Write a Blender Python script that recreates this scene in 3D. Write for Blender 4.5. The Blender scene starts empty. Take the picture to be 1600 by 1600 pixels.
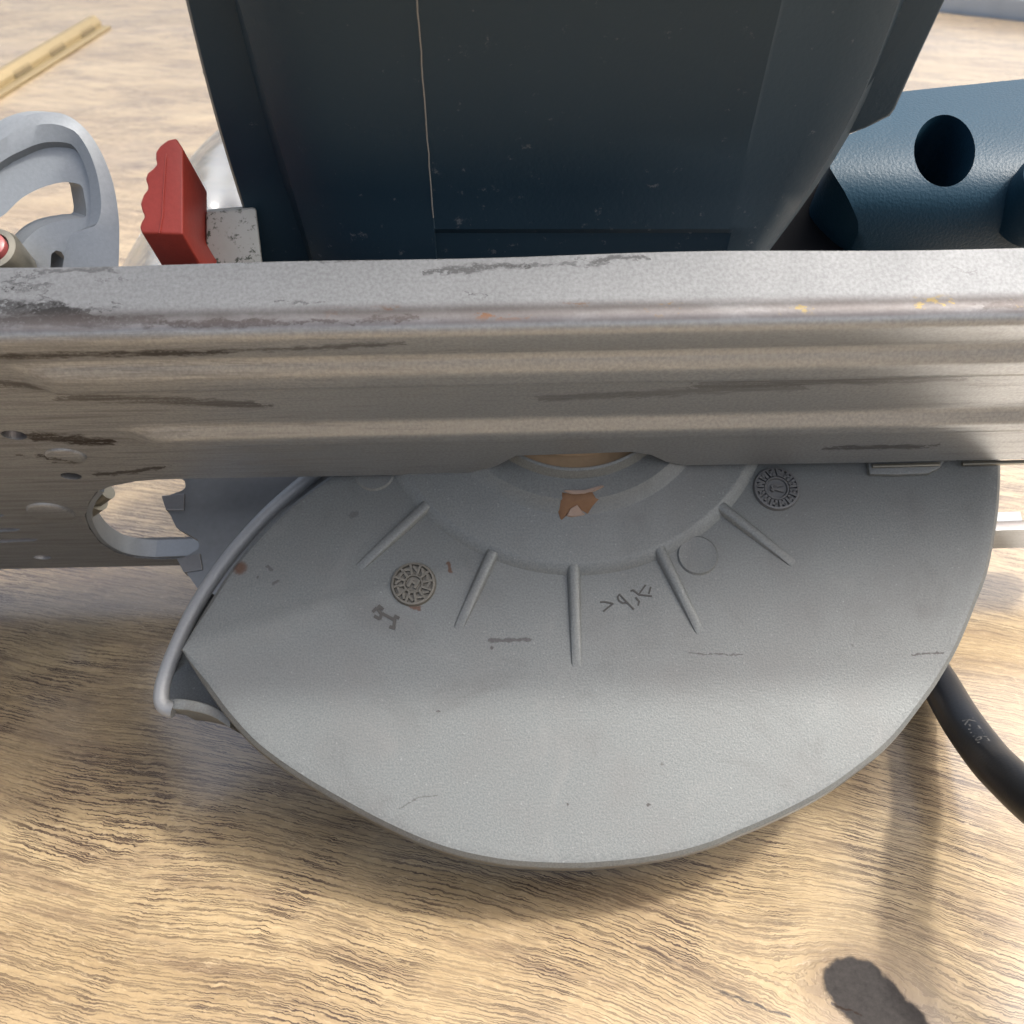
import bpy, bmesh, math, random
from mathutils import Vector, Matrix
random.seed(7)
C = bpy.context.scene.collection
rad = math.radians

# ------------------------------------------------------------------ camera
FPX = 1605.0                       # focal length in pixels of the 1600 px photograph
PHI = rad(36)                      # camera looks down by this
HCAM = 0.1815                      # camera height above the table
cd = bpy.data.cameras.new('camera'); cam = bpy.data.objects.new('camera', cd); C.objects.link(cam)
cd.sensor_width = 36; cd.lens = 36*FPX/1600; cd.clip_start = .005; cd.clip_end = 200
cam.location = (0, 0, HCAM); cam.rotation_euler = (math.pi/2-PHI, 0, 0)
cd.dof.use_dof = True; cd.dof.focus_distance = .195; cd.dof.aperture_fstop = 40
bpy.context.scene.camera = cam
# ------------------------------------------------------------------ sky, sun, exposure
SUN_EL, SUN_AZ = rad(55), rad(84)  # azimuth from +Y (away from the camera) towards +X
wd = bpy.data.worlds.new('World'); bpy.context.scene.world = wd; wd.use_nodes = True
wn = wd.node_tree
sky = wn.nodes.new('ShaderNodeTexSky'); sky.sky_type = 'NISHITA'; sky.sun_disc = False
sky.sun_elevation = SUN_EL; sky.sun_rotation = SUN_AZ; sky.dust_density = 10.0; sky.air_density = 1.0; sky.ozone_density = 1.0
bg = wn.nodes['Background']; bg.inputs['Strength'].default_value = .15
hsv = wn.nodes.new('ShaderNodeHueSaturation'); hsv.inputs['Saturation'].default_value = .66      # thin white cloud takes some blue out
wn.links.new(sky.outputs[0], hsv.inputs['Color']); wn.links.new(hsv.outputs[0], bg.inputs['Color'])
sl = bpy.data.lights.new('sun', 'SUN'); sun = bpy.data.objects.new('sun', sl); C.objects.link(sun)
sl.energy = 1.75; sl.angle = rad(4.2); sl.color = (1, .965, .91)
sdir = Vector((math.cos(SUN_EL)*math.sin(SUN_AZ), math.cos(SUN_EL)*math.cos(SUN_AZ), math.sin(SUN_EL)))
sun.rotation_euler = sdir.to_track_quat('Z', 'Y').to_euler()
vs = bpy.context.scene.view_settings
vs.view_transform = 'Standard'; vs.look = 'None'; vs.gamma = 1; vs.exposure = 1.15

# ------------------------------------------------------------------ survey helpers
AX = Vector((1, 0, 0)); AU = Vector((0, math.sin(PHI), math.cos(PHI))); AF = Vector((0, math.cos(PHI), -math.sin(PHI)))
CAMP = Vector((0, 0, HCAM))
def ray(x, y): return AF + AX*((x-800)/FPX) + AU*((800-y)/FPX)
# the saw's own frame: U along the sole plate, V up the guard, W out of the guard's face
NU = PHI + rad(20); ROLL = rad(1.25)
W = Vector((0, -math.cos(NU), math.sin(NU))); V0 = Vector((0, math.sin(NU), math.cos(NU)))
U = AX*math.cos(ROLL) + V0*math.sin(ROLL); V = -AX*math.sin(ROLL) + V0*math.cos(ROLL)
O = CAMP + ray(893, 740)*.217
def loc(p): d = p-O; return Vector((d.dot(U), d.dot(V), d.dot(W)))
def P(x, y, Z): return loc(CAMP + ray(x, y)*Z)
def L(x, y, ax, val):
    r = ray(x, y); n = (U, V, W)[ax]
    return loc(CAMP + r*((val + (O-CAMP).dot(n))/r.dot(n)))
def T(x, y, z=0):
    r = ray(x, y); return CAMP + r*((z-HCAM)/r.z)

# ------------------------------------------------------------------ object helpers
def tag(o, label=None, cat=None, kind=None, group=None):
    if label: o['label'] = label
    if cat: o['category'] = cat
    if kind: o['kind'] = kind
    if group: o['group'] = group
    return o
def obj(name, verts, faces, m, parent=None, smooth=40, bevel=0, segs=2):
    me = bpy.data.meshes.new(name)
    me.from_pydata([tuple(v) for v in verts], [], faces)
    bm = bmesh.new(); bm.from_mesh(me); bmesh.ops.remove_doubles(bm, verts=bm.verts, dist=1e-6)
    bmesh.ops.recalc_face_normals(bm, faces=bm.faces); bm.to_mesh(me); bm.free()
    o = bpy.data.objects.new(name, me); C.objects.link(o)
    if m: me.materials.append(m)
    if parent: o.parent = parent
    if bevel:
        b = o.modifiers.new('b', 'BEVEL'); b.width = bevel; b.segments = segs; b.limit_method = 'ANGLE'; b.angle_limit = rad(35)
        bake(o)
    if smooth:
        o.data.polygons.foreach_set('use_smooth', [True]*len(o.data.polygons))
        o.data.set_sharp_from_angle(angle=rad(smooth))
    return o
def bake(o):
    bpy.context.view_layer.update()
    dg = bpy.context.evaluated_depsgraph_get()
    me = bpy.data.meshes.new_from_object(o.evaluated_get(dg))
    o.modifiers.clear(); old = o.data; o.data = me; me.name = old.name; bpy.data.meshes.remove(old)
def cut(o, cutters, op='DIFFERENCE', smooth=40):
    for c in cutters:
        m = o.modifiers.new('c', 'BOOLEAN'); m.operation = op; m.object = c; m.solver = 'EXACT'
    bake(o)
    for c in cutters:
        d = c.data; bpy.data.objects.remove(c); bpy.data.meshes.remove(d)
    o.data.polygons.foreach_set('use_smooth', [True]*len(o.data.polygons)); o.data.set_sharp_from_angle(angle=rad(smooth))
def loft(rings, cap=True, closed=True):
    n = len(rings[0]); vs_ = [v for r in rings for v in r]; fs = []
    for i in range(len(rings)-1):
        for j in range(n if closed else n-1):
            k = (j+1) % n
            fs.append((i*n+j, i*n+k, (i+1)*n+k, (i+1)*n+j))
    if cap:
        fs.append(tuple(range(n))); fs.append(tuple(range((len(rings)-1)*n, len(rings)*n)))
    return vs_, fs
def add(mb, other):
    k = len(mb[0]); mb[0].extend(other[0]); mb[1].extend([tuple(i+k for i in f) for f in other[1]])
def prism(poly, d): return loft([poly, [p+d for p in poly]])
def spline(pts, n=8, closed=False):
    out = []; m = len(pts); rng = range(m) if closed else range(m-1)
    for i in rng:
        p0 = pts[(i-1) % m] if (closed or i > 0) else pts[0]*2-pts[1]
        p1 = pts[i]; p2 = pts[(i+1) % m]
        p3 = pts[(i+2) % m] if (closed or i+2 < m) else pts[-1]*2-pts[-2]
        for k in range(n):
            t = k/n
            out.append(.5*((2*p1)+(p2-p0)*t+(2*p0-5*p1+4*p2-p3)*t*t+(3*p1-p0-3*p2+p3)*t**3))
    if not closed: out.append(pts[-1].copy())
    return out
def tube(path, r, n=12, cap=True):
    rings = []; up = None
    for i, p in enumerate(path):
        t = (path[min(i+1, len(path)-1)]-path[max(i-1, 0)]).normalized()
        if up is None: up = t.orthogonal().normalized()
        up = (up-t*up.dot(t)).normalized(); s = t.cross(up)
        rr = r(i/(len(path)-1)) if callable(r) else r
        rings.append([p+(up*math.cos(a)+s*math.sin(a))*rr for a in [2*math.pi*k/n for k in range(n)]])
    return loft(rings, cap)
def lathe(c, prof, n=96, a0=0, a1=2*math.pi):
    """prof: list of (radius, w) about an axis along W through c"""
    full = abs(a1-a0) > 6.28
    rings = []
    for r, w in prof:
        rings.append([c+Vector((r*math.cos(a0+(a1-a0)*k/n), r*math.sin(a0+(a1-a0)*k/n), w)) for k in range(n if full else n+1)])
    return loft(rings, False, full)
def box(c, sx, sy, sz, ux=Vector((1, 0, 0)), uy=Vector((0, 1, 0)), uz=Vector((0, 0, 1))):
    q = [c+ux*(a*sx)+uy*(b*sy)+uz*(-sz) for a, b in ((-1, -1), (1, -1), (1, 1), (-1, 1))]
    return prism(q, uz*(2*sz))
def inset(poly, d, corner=None):
    """offset a closed polygon (in the plane of constant w) inwards by d"""
    n = len(poly); area = sum(poly[i].x*poly[(i+1) % n].y-poly[(i+1) % n].x*poly[i].y for i in range(n))
    s = 1 if area > 0 else -1; out = []
    for i in range(n):
        a, b, c = poly[i-1], poly[i], poly[(i+1) % n]
        n1 = Vector((-(b-a).y, (b-a).x, 0)).normalized()*s; n2 = Vector((-(c-b).y, (c-b).x, 0)).normalized()*s
        m = n1+n2
        m = m/max(m.dot(m)/2, .6)
        dd = d if corner is None else d*min(1, .12+(b.xy-corner.xy).length/.010)
        out.append(b+m*dd)
    return out

# ------------------------------------------------------------------ material helpers
class M:
    def __init__(s, name, **kw):
        s.m = bpy.data.materials.new(name); s.m.use_nodes = True; s.t = s.m.node_tree
        s.b = s.t.nodes['Principled BSDF']
        s.co = s.n('ShaderNodeTexCoord').outputs['Object']
        for k, v in kw.items(): s.set(k, v)
    def n(s, ty, ins=None, **props):
        nd = s.t.nodes.new(ty)
        for k, v in props.items(): setattr(nd, k, v)
        for k, v in (ins or {}).items(): s.put(nd.inputs[k], v)
        return nd
    def put(s, sock, v):
        if isinstance(v, bpy.types.NodeSocket): s.t.links.new(v, sock)
        else:
            if isinstance(v, (tuple, list)) and len(v) == 3 and sock.type == 'RGBA': v = (*v, 1)
            sock.default_value = v
    def set(s, k, v): s.put(s.b.inputs[k.replace('_', ' ')], v)
    def math(s, op, a, b=0.0, c=0.0, clamp=False):
        nd = s.n('ShaderNodeMath', {0: a, 1: b, 2: c}, operation=op, use_clamp=clamp); return nd.outputs[0]
    def scale(s, v, sc):
        return s.n('ShaderNodeMapping', {'Vector': v, 'Scale': sc}).outputs[0]
    def noise(s, v, scale, detail=3, rough=.55, dist=0.0, off=0):
        if off: v = s.n('ShaderNodeMapping', {'Vector': v, 'Location': (off, off*1.7, off*.6)}).outputs[0]
        return s.n('ShaderNodeTexNoise', {'Vector': v, 'Scale': scale, 'Detail': detail, 'Roughness': rough, 'Distortion': dist}).outputs['Fac']
    def step(s, v, a, b, lo=0.0, hi=1.0):
        return s.n('ShaderNodeMapRange', {'Value': v, 'From Min': a, 'From Max': b, 'To Min': lo, 'To Max': hi}, interpolation_type='SMOOTHSTEP').outputs[0]
    def mix(s, f, a, b):
        return s.n('ShaderNodeMix', {0: f, 6: a, 7: b}, data_type='RGBA').outputs[2]
    def xyz(s, v): return s.n('ShaderNodeSeparateXYZ', {0: v}).outputs
    def vec(s, x, y, z): return s.n('ShaderNodeCombineXYZ', {0: x, 1: y, 2: z}).outputs[0]
    def bump(s, h, strength, dist):
        nd = s.n('ShaderNodeBump', {'Height': h, 'Strength': strength, 'Distance': dist}); s.set('Normal', nd.outputs[0])
    def seg(s, a, b, r, v=None):
        g = s.n('ShaderNodeGroup', node_tree=SEG); s.put(g.inputs[0], v or s.co)
        g.inputs[1].default_value = a; g.inputs[2].default_value = b; g.inputs[3].default_value = r
        return g.outputs[0]
def make_seg():
    g = bpy.data.node_groups.new('segment_mask', 'ShaderNodeTree')
    for nm, ty in (('P', 'NodeSocketVector'), ('A', 'NodeSocketVector'), ('B', 'NodeSocketVector'), ('R', 'NodeSocketFloat')):
        g.interface.new_socket(nm, in_out='INPUT', socket_type=ty)
    g.interface.new_socket('Mask', in_out='OUTPUT', socket_type='NodeSocketFloat')
    i = g.nodes.new('NodeGroupInput'); o = g.nodes.new('NodeGroupOutput')
    def vm(op, a, b=None, sc=None):
        n = g.nodes.new('ShaderNodeVectorMath'); n.operation = op; g.links.new(a, n.inputs[0])
        if b is not None: g.links.new(b, n.inputs[1])
        if sc is not None: g.links.new(sc, n.inputs['Scale'])
        return n
    def mm(op, a, b, clamp=False):
        n = g.nodes.new('ShaderNodeMath'); n.operation = op; n.use_clamp = clamp
        for k, q in enumerate((a, b)):
            if isinstance(q, float): n.inputs[k].default_value = q
            else: g.links.new(q, n.inputs[k])
        return n.outputs[0]
    pa = vm('SUBTRACT', i.outputs[0], i.outputs[1]).outputs[0]; ba = vm('SUBTRACT', i.outputs[2], i.outputs[1]).outputs[0]
    h = mm('DIVIDE', vm('DOT_PRODUCT', pa, ba).outputs['Value'], mm('ADD', vm('DOT_PRODUCT', ba, ba).outputs['Value'], 1e-9), True)
    d = vm('LENGTH', vm('SUBTRACT', pa, vm('SCALE', ba, None, h).outputs[0]).outputs[0]).outputs['Value']
    mr = g.nodes.new('ShaderNodeMapRange'); mr.interpolation_type = 'SMOOTHSTEP'
    g.links.new(mm('DIVIDE', d, i.outputs[3]), mr.inputs[0])
    for k, q in ((1, .5), (2, 1.3), (3, 1.0), (4, 0.0)): mr.inputs[k].default_value = q
    g.links.new(mr.outputs[0], o.inputs[0]); return g
SEG = make_seg()

# ------------------------------------------------------------------ materials
def wood():
    m = M('oak_laminate')
    p = m.n('ShaderNodeMapping', {'Vector': m.co, 'Rotation': (0, 0, rad(17))}).outputs[0]
    wob = m.math('MULTIPLY', m.math('SUBTRACT', m.noise(p, 6.5, 2), .5), .034)
    rot = Matrix.Rotation(rad(17), 3, 'Z')
    x, y, z = m.xyz(p)
    y = m.math('ADD', y, wob)
    psi, phi = y, x
    knots = [(T(1352, 1548), .0125, .00012), (T(232, 1290), .0085, .00022), (T(330, 120), .010, .0003), (T(1330, 80), .02, .0009),
             (T(-300, 700), .02, .0008), (T(1900, 900), .02, .0008)]
    for k, a, eps in knots:
        q = rot @ k
        dx = m.math('SUBTRACT', x, q.x); dy = m.math('SUBTRACT', y, q.y)
        dx = m.math('MULTIPLY', dx, .8)
        r2 = m.math('ADD', m.math('ADD', m.math('MULTIPLY', dx, dx), m.math('MULTIPLY', dy, dy)), eps)
        f = m.math('DIVIDE', a*a, r2)
        psi = m.math('SUBTRACT', psi, m.math('MULTIPLY', dy, f))
        phi = m.math('ADD', phi, m.math('MULTIPLY', dx, f))
    jit = m.math('ADD', m.math('MULTIPLY', m.math('SUBTRACT', m.noise(p, 260, 3), .5), .0013), m.math('MULTIPLY', m.math('SUBTRACT', m.noise(p, 900, 2, off=6), .5), .0006))
    psj = m.math('ADD', psi, jit)
    big = m.noise(m.vec(m.math('MULTIPLY', phi, 5), m.math('MULTIPLY', psi, 26), 0), 1, 4, .6)
    mid = m.noise(m.vec(m.math('MULTIPLY', phi, 26), m.math('MULTIPLY', psi, 150), 0), 1, 5, .65, off=3)
    fine = m.noise(m.vec(m.math('MULTIPLY', phi, 130), m.math('MULTIPLY', psj, 1500), 0), 1, 4, .65, off=7)
    pores = None
    dn = m.step(m.noise(p, 17, 3, .6, off=21), .36, .62, .45, 1.0)
    ca = T(120, 1250); cb = T(1000, 1750)
    for cc, k_ in ((ca, 62), (cb, 48)):           # broad curved bands of denser figure
        rr_ = m.n('ShaderNodeVectorMath', {0: m.co, 1: tuple(cc)}, operation='DISTANCE').outputs['Value']
        bd = m.noise(m.vec(m.math('MULTIPLY', m.math('ADD', rr_, m.math('MULTIPLY', m.noise(m.co, 22, 2, off=31), .02)), k_), m.math('MULTIPLY', phi, 4), 0), 1, 2, .5)
        dn = m.math('MULTIPLY', dn, m.step(bd, .36, .60, .66, 1.2))
    col = m.mix(m.step(big, .3, .7), (.275, .198, .106), (.41, .315, .182))
    col = m.mix(m.math('MULTIPLY', m.step(mid, .45, .72), .55), col, (.150, .098, .064))
    col = m.mix(m.math('MULTIPLY', m.step(m.noise(p, 14, 3, off=11), .5, .75), .35), col, (.20, .152, .120))
    col = m.mix(m.math('MULTIPLY', m.step(fine, .48, .74), m.math('MULTIPLY', dn, .36)), col, (.105, .066, .040))
    col = m.mix(m.math('MULTIPLY', m.step(fine, .30, .42, 1, 0), .35), col, (.46, .36, .225))
    for sx, sy, th, o_, dens, asp in ((52, 760, .115, 0, .22, .19), (90, 1150, .135, 5, .20, .22), (150, 1700, .16, 9, .22, .26), (30, 420, .075, 13, .34, .13)):
        vv = m.vec(m.math('ADD', m.math('MULTIPLY', phi, sx), o_), m.math('ADD', m.math('MULTIPLY', psj, sy), o_), 0)
        vo = m.n('ShaderNodeTexVoronoi', {'Vector': vv, 'Scale': 1.0, 'Randomness': 1.0}, voronoi_dimensions='2D')
        cx, cy, cz = m.xyz(vo.outputs['Color'])
        d = m.n('ShaderNodeVectorMath', {0: m.n('ShaderNodeVectorMath', {0: vv, 1: vo.outputs['Position']}, operation='SUBTRACT').outputs[0], 1: (asp, 1, 1)}, operation='MULTIPLY').outputs[0]
        dl = m.n('ShaderNodeVectorMath', {0: d}, operation='LENGTH').outputs['Value']
        s = m.step(dl, th*.55, th*1.1, 1, 0)
        s = m.math('MULTIPLY', s, m.step(m.math('ADD', cx, m.math('MULTIPLY', mid, .9)), dens+.25, dens+.75))
        pores = s if pores is None else m.math('MAXIMUM', pores, s)
    brkp = m.step(m.noise(m.vec(m.math('MULTIPLY', phi, 330), m.math('MULTIPLY', psj, 700), 0), 1, 4, .7, off=18), .27, .40)
    pores = m.math('MULTIPLY', pores, brkp)
    col = m.mix(m.math('MULTIPLY', m.math('MULTIPLY', pores, .95), dn), col, (.055, .034, .021))
    mot = m.noise(m.vec(m.math('MULTIPLY', phi, 420), m.math('MULTIPLY', psj, 900), 0), 1, 5, .72, .6, off=15)
    col = m.mix(m.math('MULTIPLY', m.step(mot, .48, .66), .26), col, (.135, .088, .048))
    col = m.mix(m.math('MULTIPLY', m.step(mot, .46, .32), .28), col, (.50, .395, .255))
    # the dark knot with its halo, and the drying cracks
    pk = m.n('ShaderNodeVectorMath', {0: m.co, 1: m.n('ShaderNodeVectorMath', {0: m.n('ShaderNodeVectorMath', {0: m.n('ShaderNodeTexNoise', {'Vector': m.co, 'Scale': 420.0, 'Detail': 3.0}).outputs['Color'], 1: (.5, .5, .5)}, operation='SUBTRACT').outputs[0], 'Scale': .0018}, operation='SCALE').outputs[0]}, operation='ADD').outputs[0]
    halo = m.seg(T(1345, 1545), T(1385, 1590), .0115, pk)
    col = m.mix(m.math('MULTIPLY', halo, .55), col, (.105, .066, .040))
    kn = m.math('MAXIMUM', m.seg(T(1340, 1543), T(1372, 1578), .0066, pk), m.seg(T(1372, 1578), T(1404, 1604), .0060, pk))
    kn = m.step(kn, .3, .62)
    kcol = m.mix(m.noise(m.co, 700, 4, .7), (.020, .019, .019), (.062, .057, .054))
    col = m.mix(kn, col, kcol)
    for a, b, r in ((T(1112, 1542), T(1160, 1562), .00035), (T(1160, 1562), T(1235, 1590), .0003), (T(1300, 1570), T(1345, 1585), .00025)):
        col = m.mix(m.math('MULTIPLY', m.seg(a, b, r, pk), .9), col, (.03, .022, .018))
    m.set('Base Color', col)
    m.set('Roughness', m.math('ADD', m.math('ADD', .34, m.math('MULTIPLY', pores, .25)), m.math('MULTIPLY', kn, .3)))
    hgt = m.math('MULTIPLY', m.math('SUBTRACT', m.math('MULTIPLY', fine, .35), pores), m.math('SUBTRACT', 1.0, kn))
    m.bump(hgt, .55, .0003)
    m.set('Coat Weight', m.math('SUBTRACT', 1.0, m.math('MULTIPLY', kn, 1.0))); m.set('Coat IOR', 1.95); m.set('Coat Roughness', .24); m.set('Specular IOR Level', m.math('MULTIPLY', m.math('SUBTRACT', 1.0, kn), .3))
    return m.m

def cast_guard():
    m = M('cast_alloy_painted', Metallic=.35)
    spk = m.noise(m.co, 2600, 2, .6); cl = m.noise(m.co, 60, 3, .6); sp2 = m.noise(m.co, 1500, 1, .5, off=4)
    col = m.mix(m.step(spk, .25, .75), (.136, .146, .144), (.190, .203, .200))
    col = m.mix(m.math('MULTIPLY', m.step(cl, .4, .75), .35), col, (.155, .153, .149))
    col = m.mix(m.math('MULTIPLY', m.step(sp2, .70, .78), .4), col, (.32, .32, .32))
    smear = m.noise(m.scale(m.co, (1, 1, 1)), 38, 5, .7, 1.2, off=8)
    col = m.mix(m.math('MULTIPLY', m.step(smear, .52, .72), .30), col, (.095, .094, .092))
    col = m.mix(m.math('MULTIPLY', m.step(smear, .44, .30), .22), col, (.235, .235, .225))
    def G(x, y): return tuple(L(x, y, 2, 0))
    jv = m.n('ShaderNodeVectorMath', {0: m.n('ShaderNodeTexNoise', {'Vector': m.co, 'Scale': 900.0, 'Detail': 3.0}).outputs['Color'], 1: (.5, .5, .5)}, operation='SUBTRACT').outputs[0]
    pj = m.n('ShaderNodeVectorMath', {0: m.co, 1: m.n('ShaderNodeVectorMath', {0: jv, 'Scale': .0011}, operation='SCALE').outputs[0]}, operation='ADD').outputs[0]
    dark, rust = (.045, .038, .038), (.10, .042, .018)
    for (x0, y0, x1, y1, r, f) in ((765, 1001, 828, 999, .00045, .65), (768, 1012, 768, 1012, .0004, .7), (1078, 1021, 1165, 1023, .00018, .6), (1425, 1023, 1474, 1020, .00022, .8),
                              (625, 1262, 655, 1246, .0002, .45), (655, 1246, 682, 1243, .00015, .45), (684, 1111, 686, 1112, .0003, .7), (886, 1256, 887, 1258, .00025, .8),
                              (1012, 1259, 1015, 1257, .0003, .8), (1035, 1194, 1035, 1194, .0003, .5), (418, 884, 424, 890, .0004, .5), (428, 912, 434, 908, .0004, .5),
                              (403, 902, 403, 902, .0003, .5), (1332, 1008, 1332, 1008, .0002, .5), (550, 805, 555, 803, .0007, .35), (752, 795, 758, 792, .0004, .5),
                              (560, 950, 640, 985, .003, .10), (990, 820, 1010, 990, .004, .08)):
        col = m.mix(m.math('MULTIPLY', m.seg(G(x0, y0), G(x1, y1), r, pj), f), col, dark)
    for (x0, y0, x1, y1, r) in ((372, 885, 375, 888, .0014), (640, 947, 655, 951, .0005), (700, 880, 704, 892, .0004)):
        col = m.mix(m.math('MULTIPLY', m.seg(G(x0, y0), G(x1, y1), r, pj), .8), col, rust)
    # worn, dusty tan along the bottom rim
    u, v, w = m.xyz(m.co)
    rim = m.math('MULTIPLY', m.math('MULTIPLY', m.step(w, -.0006, -.0024), m.step(v, -.040, -.055)), m.step(m.noise(m.co, 160, 4, .7), .3, .65))
    col = m.mix(m.math('MULTIPLY', rim, .7), col, (.105, .083, .055))
    m.set('Base Color', col)
    m.set('Roughness', m.math('ADD', .46, m.math('MULTIPLY', cl, .12)))
    m.bump(m.math('ADD', spk, m.math('MULTIPLY', sp2, .5)), .35, .00012)
    return m.m

def plate_metal():
    m = M('worn_sole_steel', Metallic=.8)
    u, v, w = m.xyz(m.co)
    g = m.noise(m.co, 1700, 3, .6); cl = m.noise(m.co, 70, 4, .6)
    col = m.mix(m.step(g, .2, .8), (.145, .150, .156), (.20, .207, .214))
    st = m.noise(m.vec(m.math('MULTIPLY', u, 26), m.math('MULTIPLY', v, 420), m.math('MULTIPLY', w, 420)), 1, 5, .62, .4)
    st2 = m.noise(m.vec(m.math('MULTIPLY', u, 60), m.math('MULTIPLY', v, 1100), m.math('MULTIPLY', w, 1100)), 1, 4, .7, .5, off=5)
    left = m.step(u, .03, -.11)             # more rubbed-in dirt towards the front end
    right = m.math('MULTIPLY', m.step(u, .04, .10), .6)
    amt = m.math('MAXIMUM', left, right)
    d1 = m.step(m.math('ADD', st, m.math('MULTIPLY', amt, .12)), .58, .78)
    d2 = m.step(m.math('ADD', st2, m.math('MULTIPLY', amt, .12)), .60, .70)
    under = m.step(v, .0022, .0012)
    dirt = m.math('MULTIPLY', m.math('MAXIMUM', m.math('MULTIPLY', d1, .55), m.math('MULTIPLY', d2, .32)), m.math('MULTIPLY', m.math('ADD', .10, m.math('MULTIPLY', under, .8)), m.math('ADD', .22, m.math('MULTIPLY', amt, 1.0))))
    col = m.mix(m.math('MULTIPLY', dirt, .9), col, (.030, .024, .020))
    jv = m.n('ShaderNodeVectorMath', {0: m.n('ShaderNodeTexNoise', {'Vector': m.scale(m.co, (.5, 1, 1)), 'Scale': 500.0, 'Detail': 4.0, 'Roughness': .7}).outputs['Color'], 1: (.5, .5, .5)}, operation='SUBTRACT').outputs[0]
    pj = m.n('ShaderNodeVectorMath', {0: m.co, 1: m.n('ShaderNodeVectorMath', {0: jv, 1: (.024, .0035, .0035)}, operation='MULTIPLY').outputs[0]}, operation='ADD').outputs[0]
    def F(x, y): return tuple(L(x, y, 2, W0))
    def S(x, y): return tuple(L(x, y, 1, 0))
    brk = m.step(m.math('ADD', m.math('MULTIPLY', st2, .6), m.math('MULTIPLY', g, .4)), .36, .50)
    for a, b, r, f in ((S(60, 682), S(150, 690), .0022, .95), (S(110, 690), S(165, 692), .0012, .9), (S(60, 712), S(110, 722), .0009, .8), (S(0, 600), S(300, 606), .0015, .7),
                       (S(100, 620), S(400, 632), .0016, .6), (S(0, 552), S(330, 546), .0013, .85), (S(330, 546), S(620, 530), .0010, .6), (S(1100, 600), S(1500, 590), .0018, .45), (S(850, 622), S(1250, 605), .0014, .35),
                       (S(1300, 700), S(1450, 697), .0012, .6), (S(160, 742), S(260, 730), .001, .8)):
        col = m.mix(m.math('MULTIPLY', m.math('MULTIPLY', m.seg(a, b, r, pj), brk), f), col, (.018, .014, .012))
    for a, b, r, f in ((F(-40, 500), F(250, 503), .0009, .75), (F(250, 505), F(420, 503), .0006, 1), (F(420, 505), F(660, 497), .0004, .9), (F(0, 478), F(160, 494), .0013, .75), (F(35, 428), F(42, 452), .0006, .5), (F(48, 440), F(70, 468), .0006, .5),
                       (F(60, 482), F(130, 490), .0010, .7), (F(0, 446), F(30, 452), .0002, .8), (F(680, 425), F(800, 415), .0007, .6), (F(800, 418), F(960, 411), .0004, .5), (F(940, 405), F(1000, 402), .0005, .6), (F(745, 455), F(746, 467), .0003, .8),
                       (F(60, 424), F(180, 419), .0005, .5), (F(180, 432), F(190, 440), .0003, .5), (F(380, 409), F(640, 404), .0004, .45), (F(150, 473), F(170, 474), .0003, .6), (F(430, 471), F(500, 470), .00025, .5), (F(1500, 420), F(1510, 430), .0004, .3), (F(1540, 478), F(1600, 474), .0006, .6)):
        col = m.mix(m.math('MULTIPLY', m.math('MULTIPLY', m.seg(a, b, r, pj), m.step(g, .25, .5)), f), col, (.018, .017, .017))
    bend = m.math('MULTIPLY', m.step(v, .0000, .0008), m.step(v, .0046, .0026))
    col = m.mix(m.math('MULTIPLY', bend, m.step(m.noise(m.scale(m.co, (1, 3, 3)), 60, 4, .6, off=12), .25, .6, .45, .8)), col, (.060, .052, .050))
    band = m.math('MULTIPLY', m.step(v, .0006, .0018), m.step(v, .0042, .003))
    rs = m.math('MULTIPLY', band, m.step(m.noise(m.scale(m.co, (1, 2, 2)), 95, 5, .75, off=2), .55, .60))
    rs = m.math('MULTIPLY', rs, m.step(u, -.05, -.02))
    col = m.mix(m.math('MULTIPLY', rs, .8), col, m.mix(m.step(u, -.01, .03), (.10, .05, .025), (.15, .115, .045)))
    worn = m.step(v, .0030, .0008)
    col = m.mix(worn, col, m.n('ShaderNodeMix', {0: 1.0, 6: col, 7: (2.05, 2.05, 2.03)}, data_type='RGBA', blend_type='MULTIPLY').outputs[2])
    m.set('Base Color', col)
    m.set('Metallic', m.math('SUBTRACT', .85, m.math('MULTIPLY', dirt, .6)))
    m.set('Roughness', m.math('ADD', m.math('ADD', .42, m.math('MULTIPLY', m.math('SUBTRACT', 1.0, worn), .20)), m.math('MULTIPLY', cl, .14)))
    m.bump(m.math('ADD', m.math('MULTIPLY', g, 1.0), m.math('MULTIPLY', cl, .3)), .24, .00010)
    return m.m

def metal(name, col, rough=.4, metallic=.8, bump=.2, scale=1500, var=.12):
    m = M(name, Metallic=metallic)
    g = m.noise(m.co, scale, 3, .6); cl = m.noise(m.co, 90, 4, .6)
    c = m.mix(g, tuple(x*(1-var) for x in col), tuple(min(1, x*(1+var)) for x in col))
    m.set('Base Color', m.mix(m.math('MULTIPLY', m.step(cl, .5, .8), .3), c, tuple(x*.6 for x in col)))
    m.set('Roughness', m.math('ADD', rough-.05, m.math('MULTIPLY', cl, .12))); m.bump(g, bump, .00012)
    return m.m
def navy(name, col, rough, grain, gscale=900, dust=.7, dist=.0002):
    m = M(name)
    g = m.noise(m.co, gscale, 3, .55); dd = m.noise(m.co, 520, 4, .75, off=3); cl = m.noise(m.co, 45, 4, .6)
    c = m.mix(m.math('MULTIPLY', cl, .5), col, tuple(x*1.5+.004 for x in col))
    c = m.mix(m.math('MULTIPLY', m.step(dd, dust, dust+.09), .55), c, (.22, .22, .22))
    m.set('Base Color', c); m.set('Roughness', m.math('ADD', rough-.05, m.math('MULTIPLY', cl, .12)))
    m.bump(g, grain, dist); m.set('Specular IOR Level', .22)
    return m.m
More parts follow.
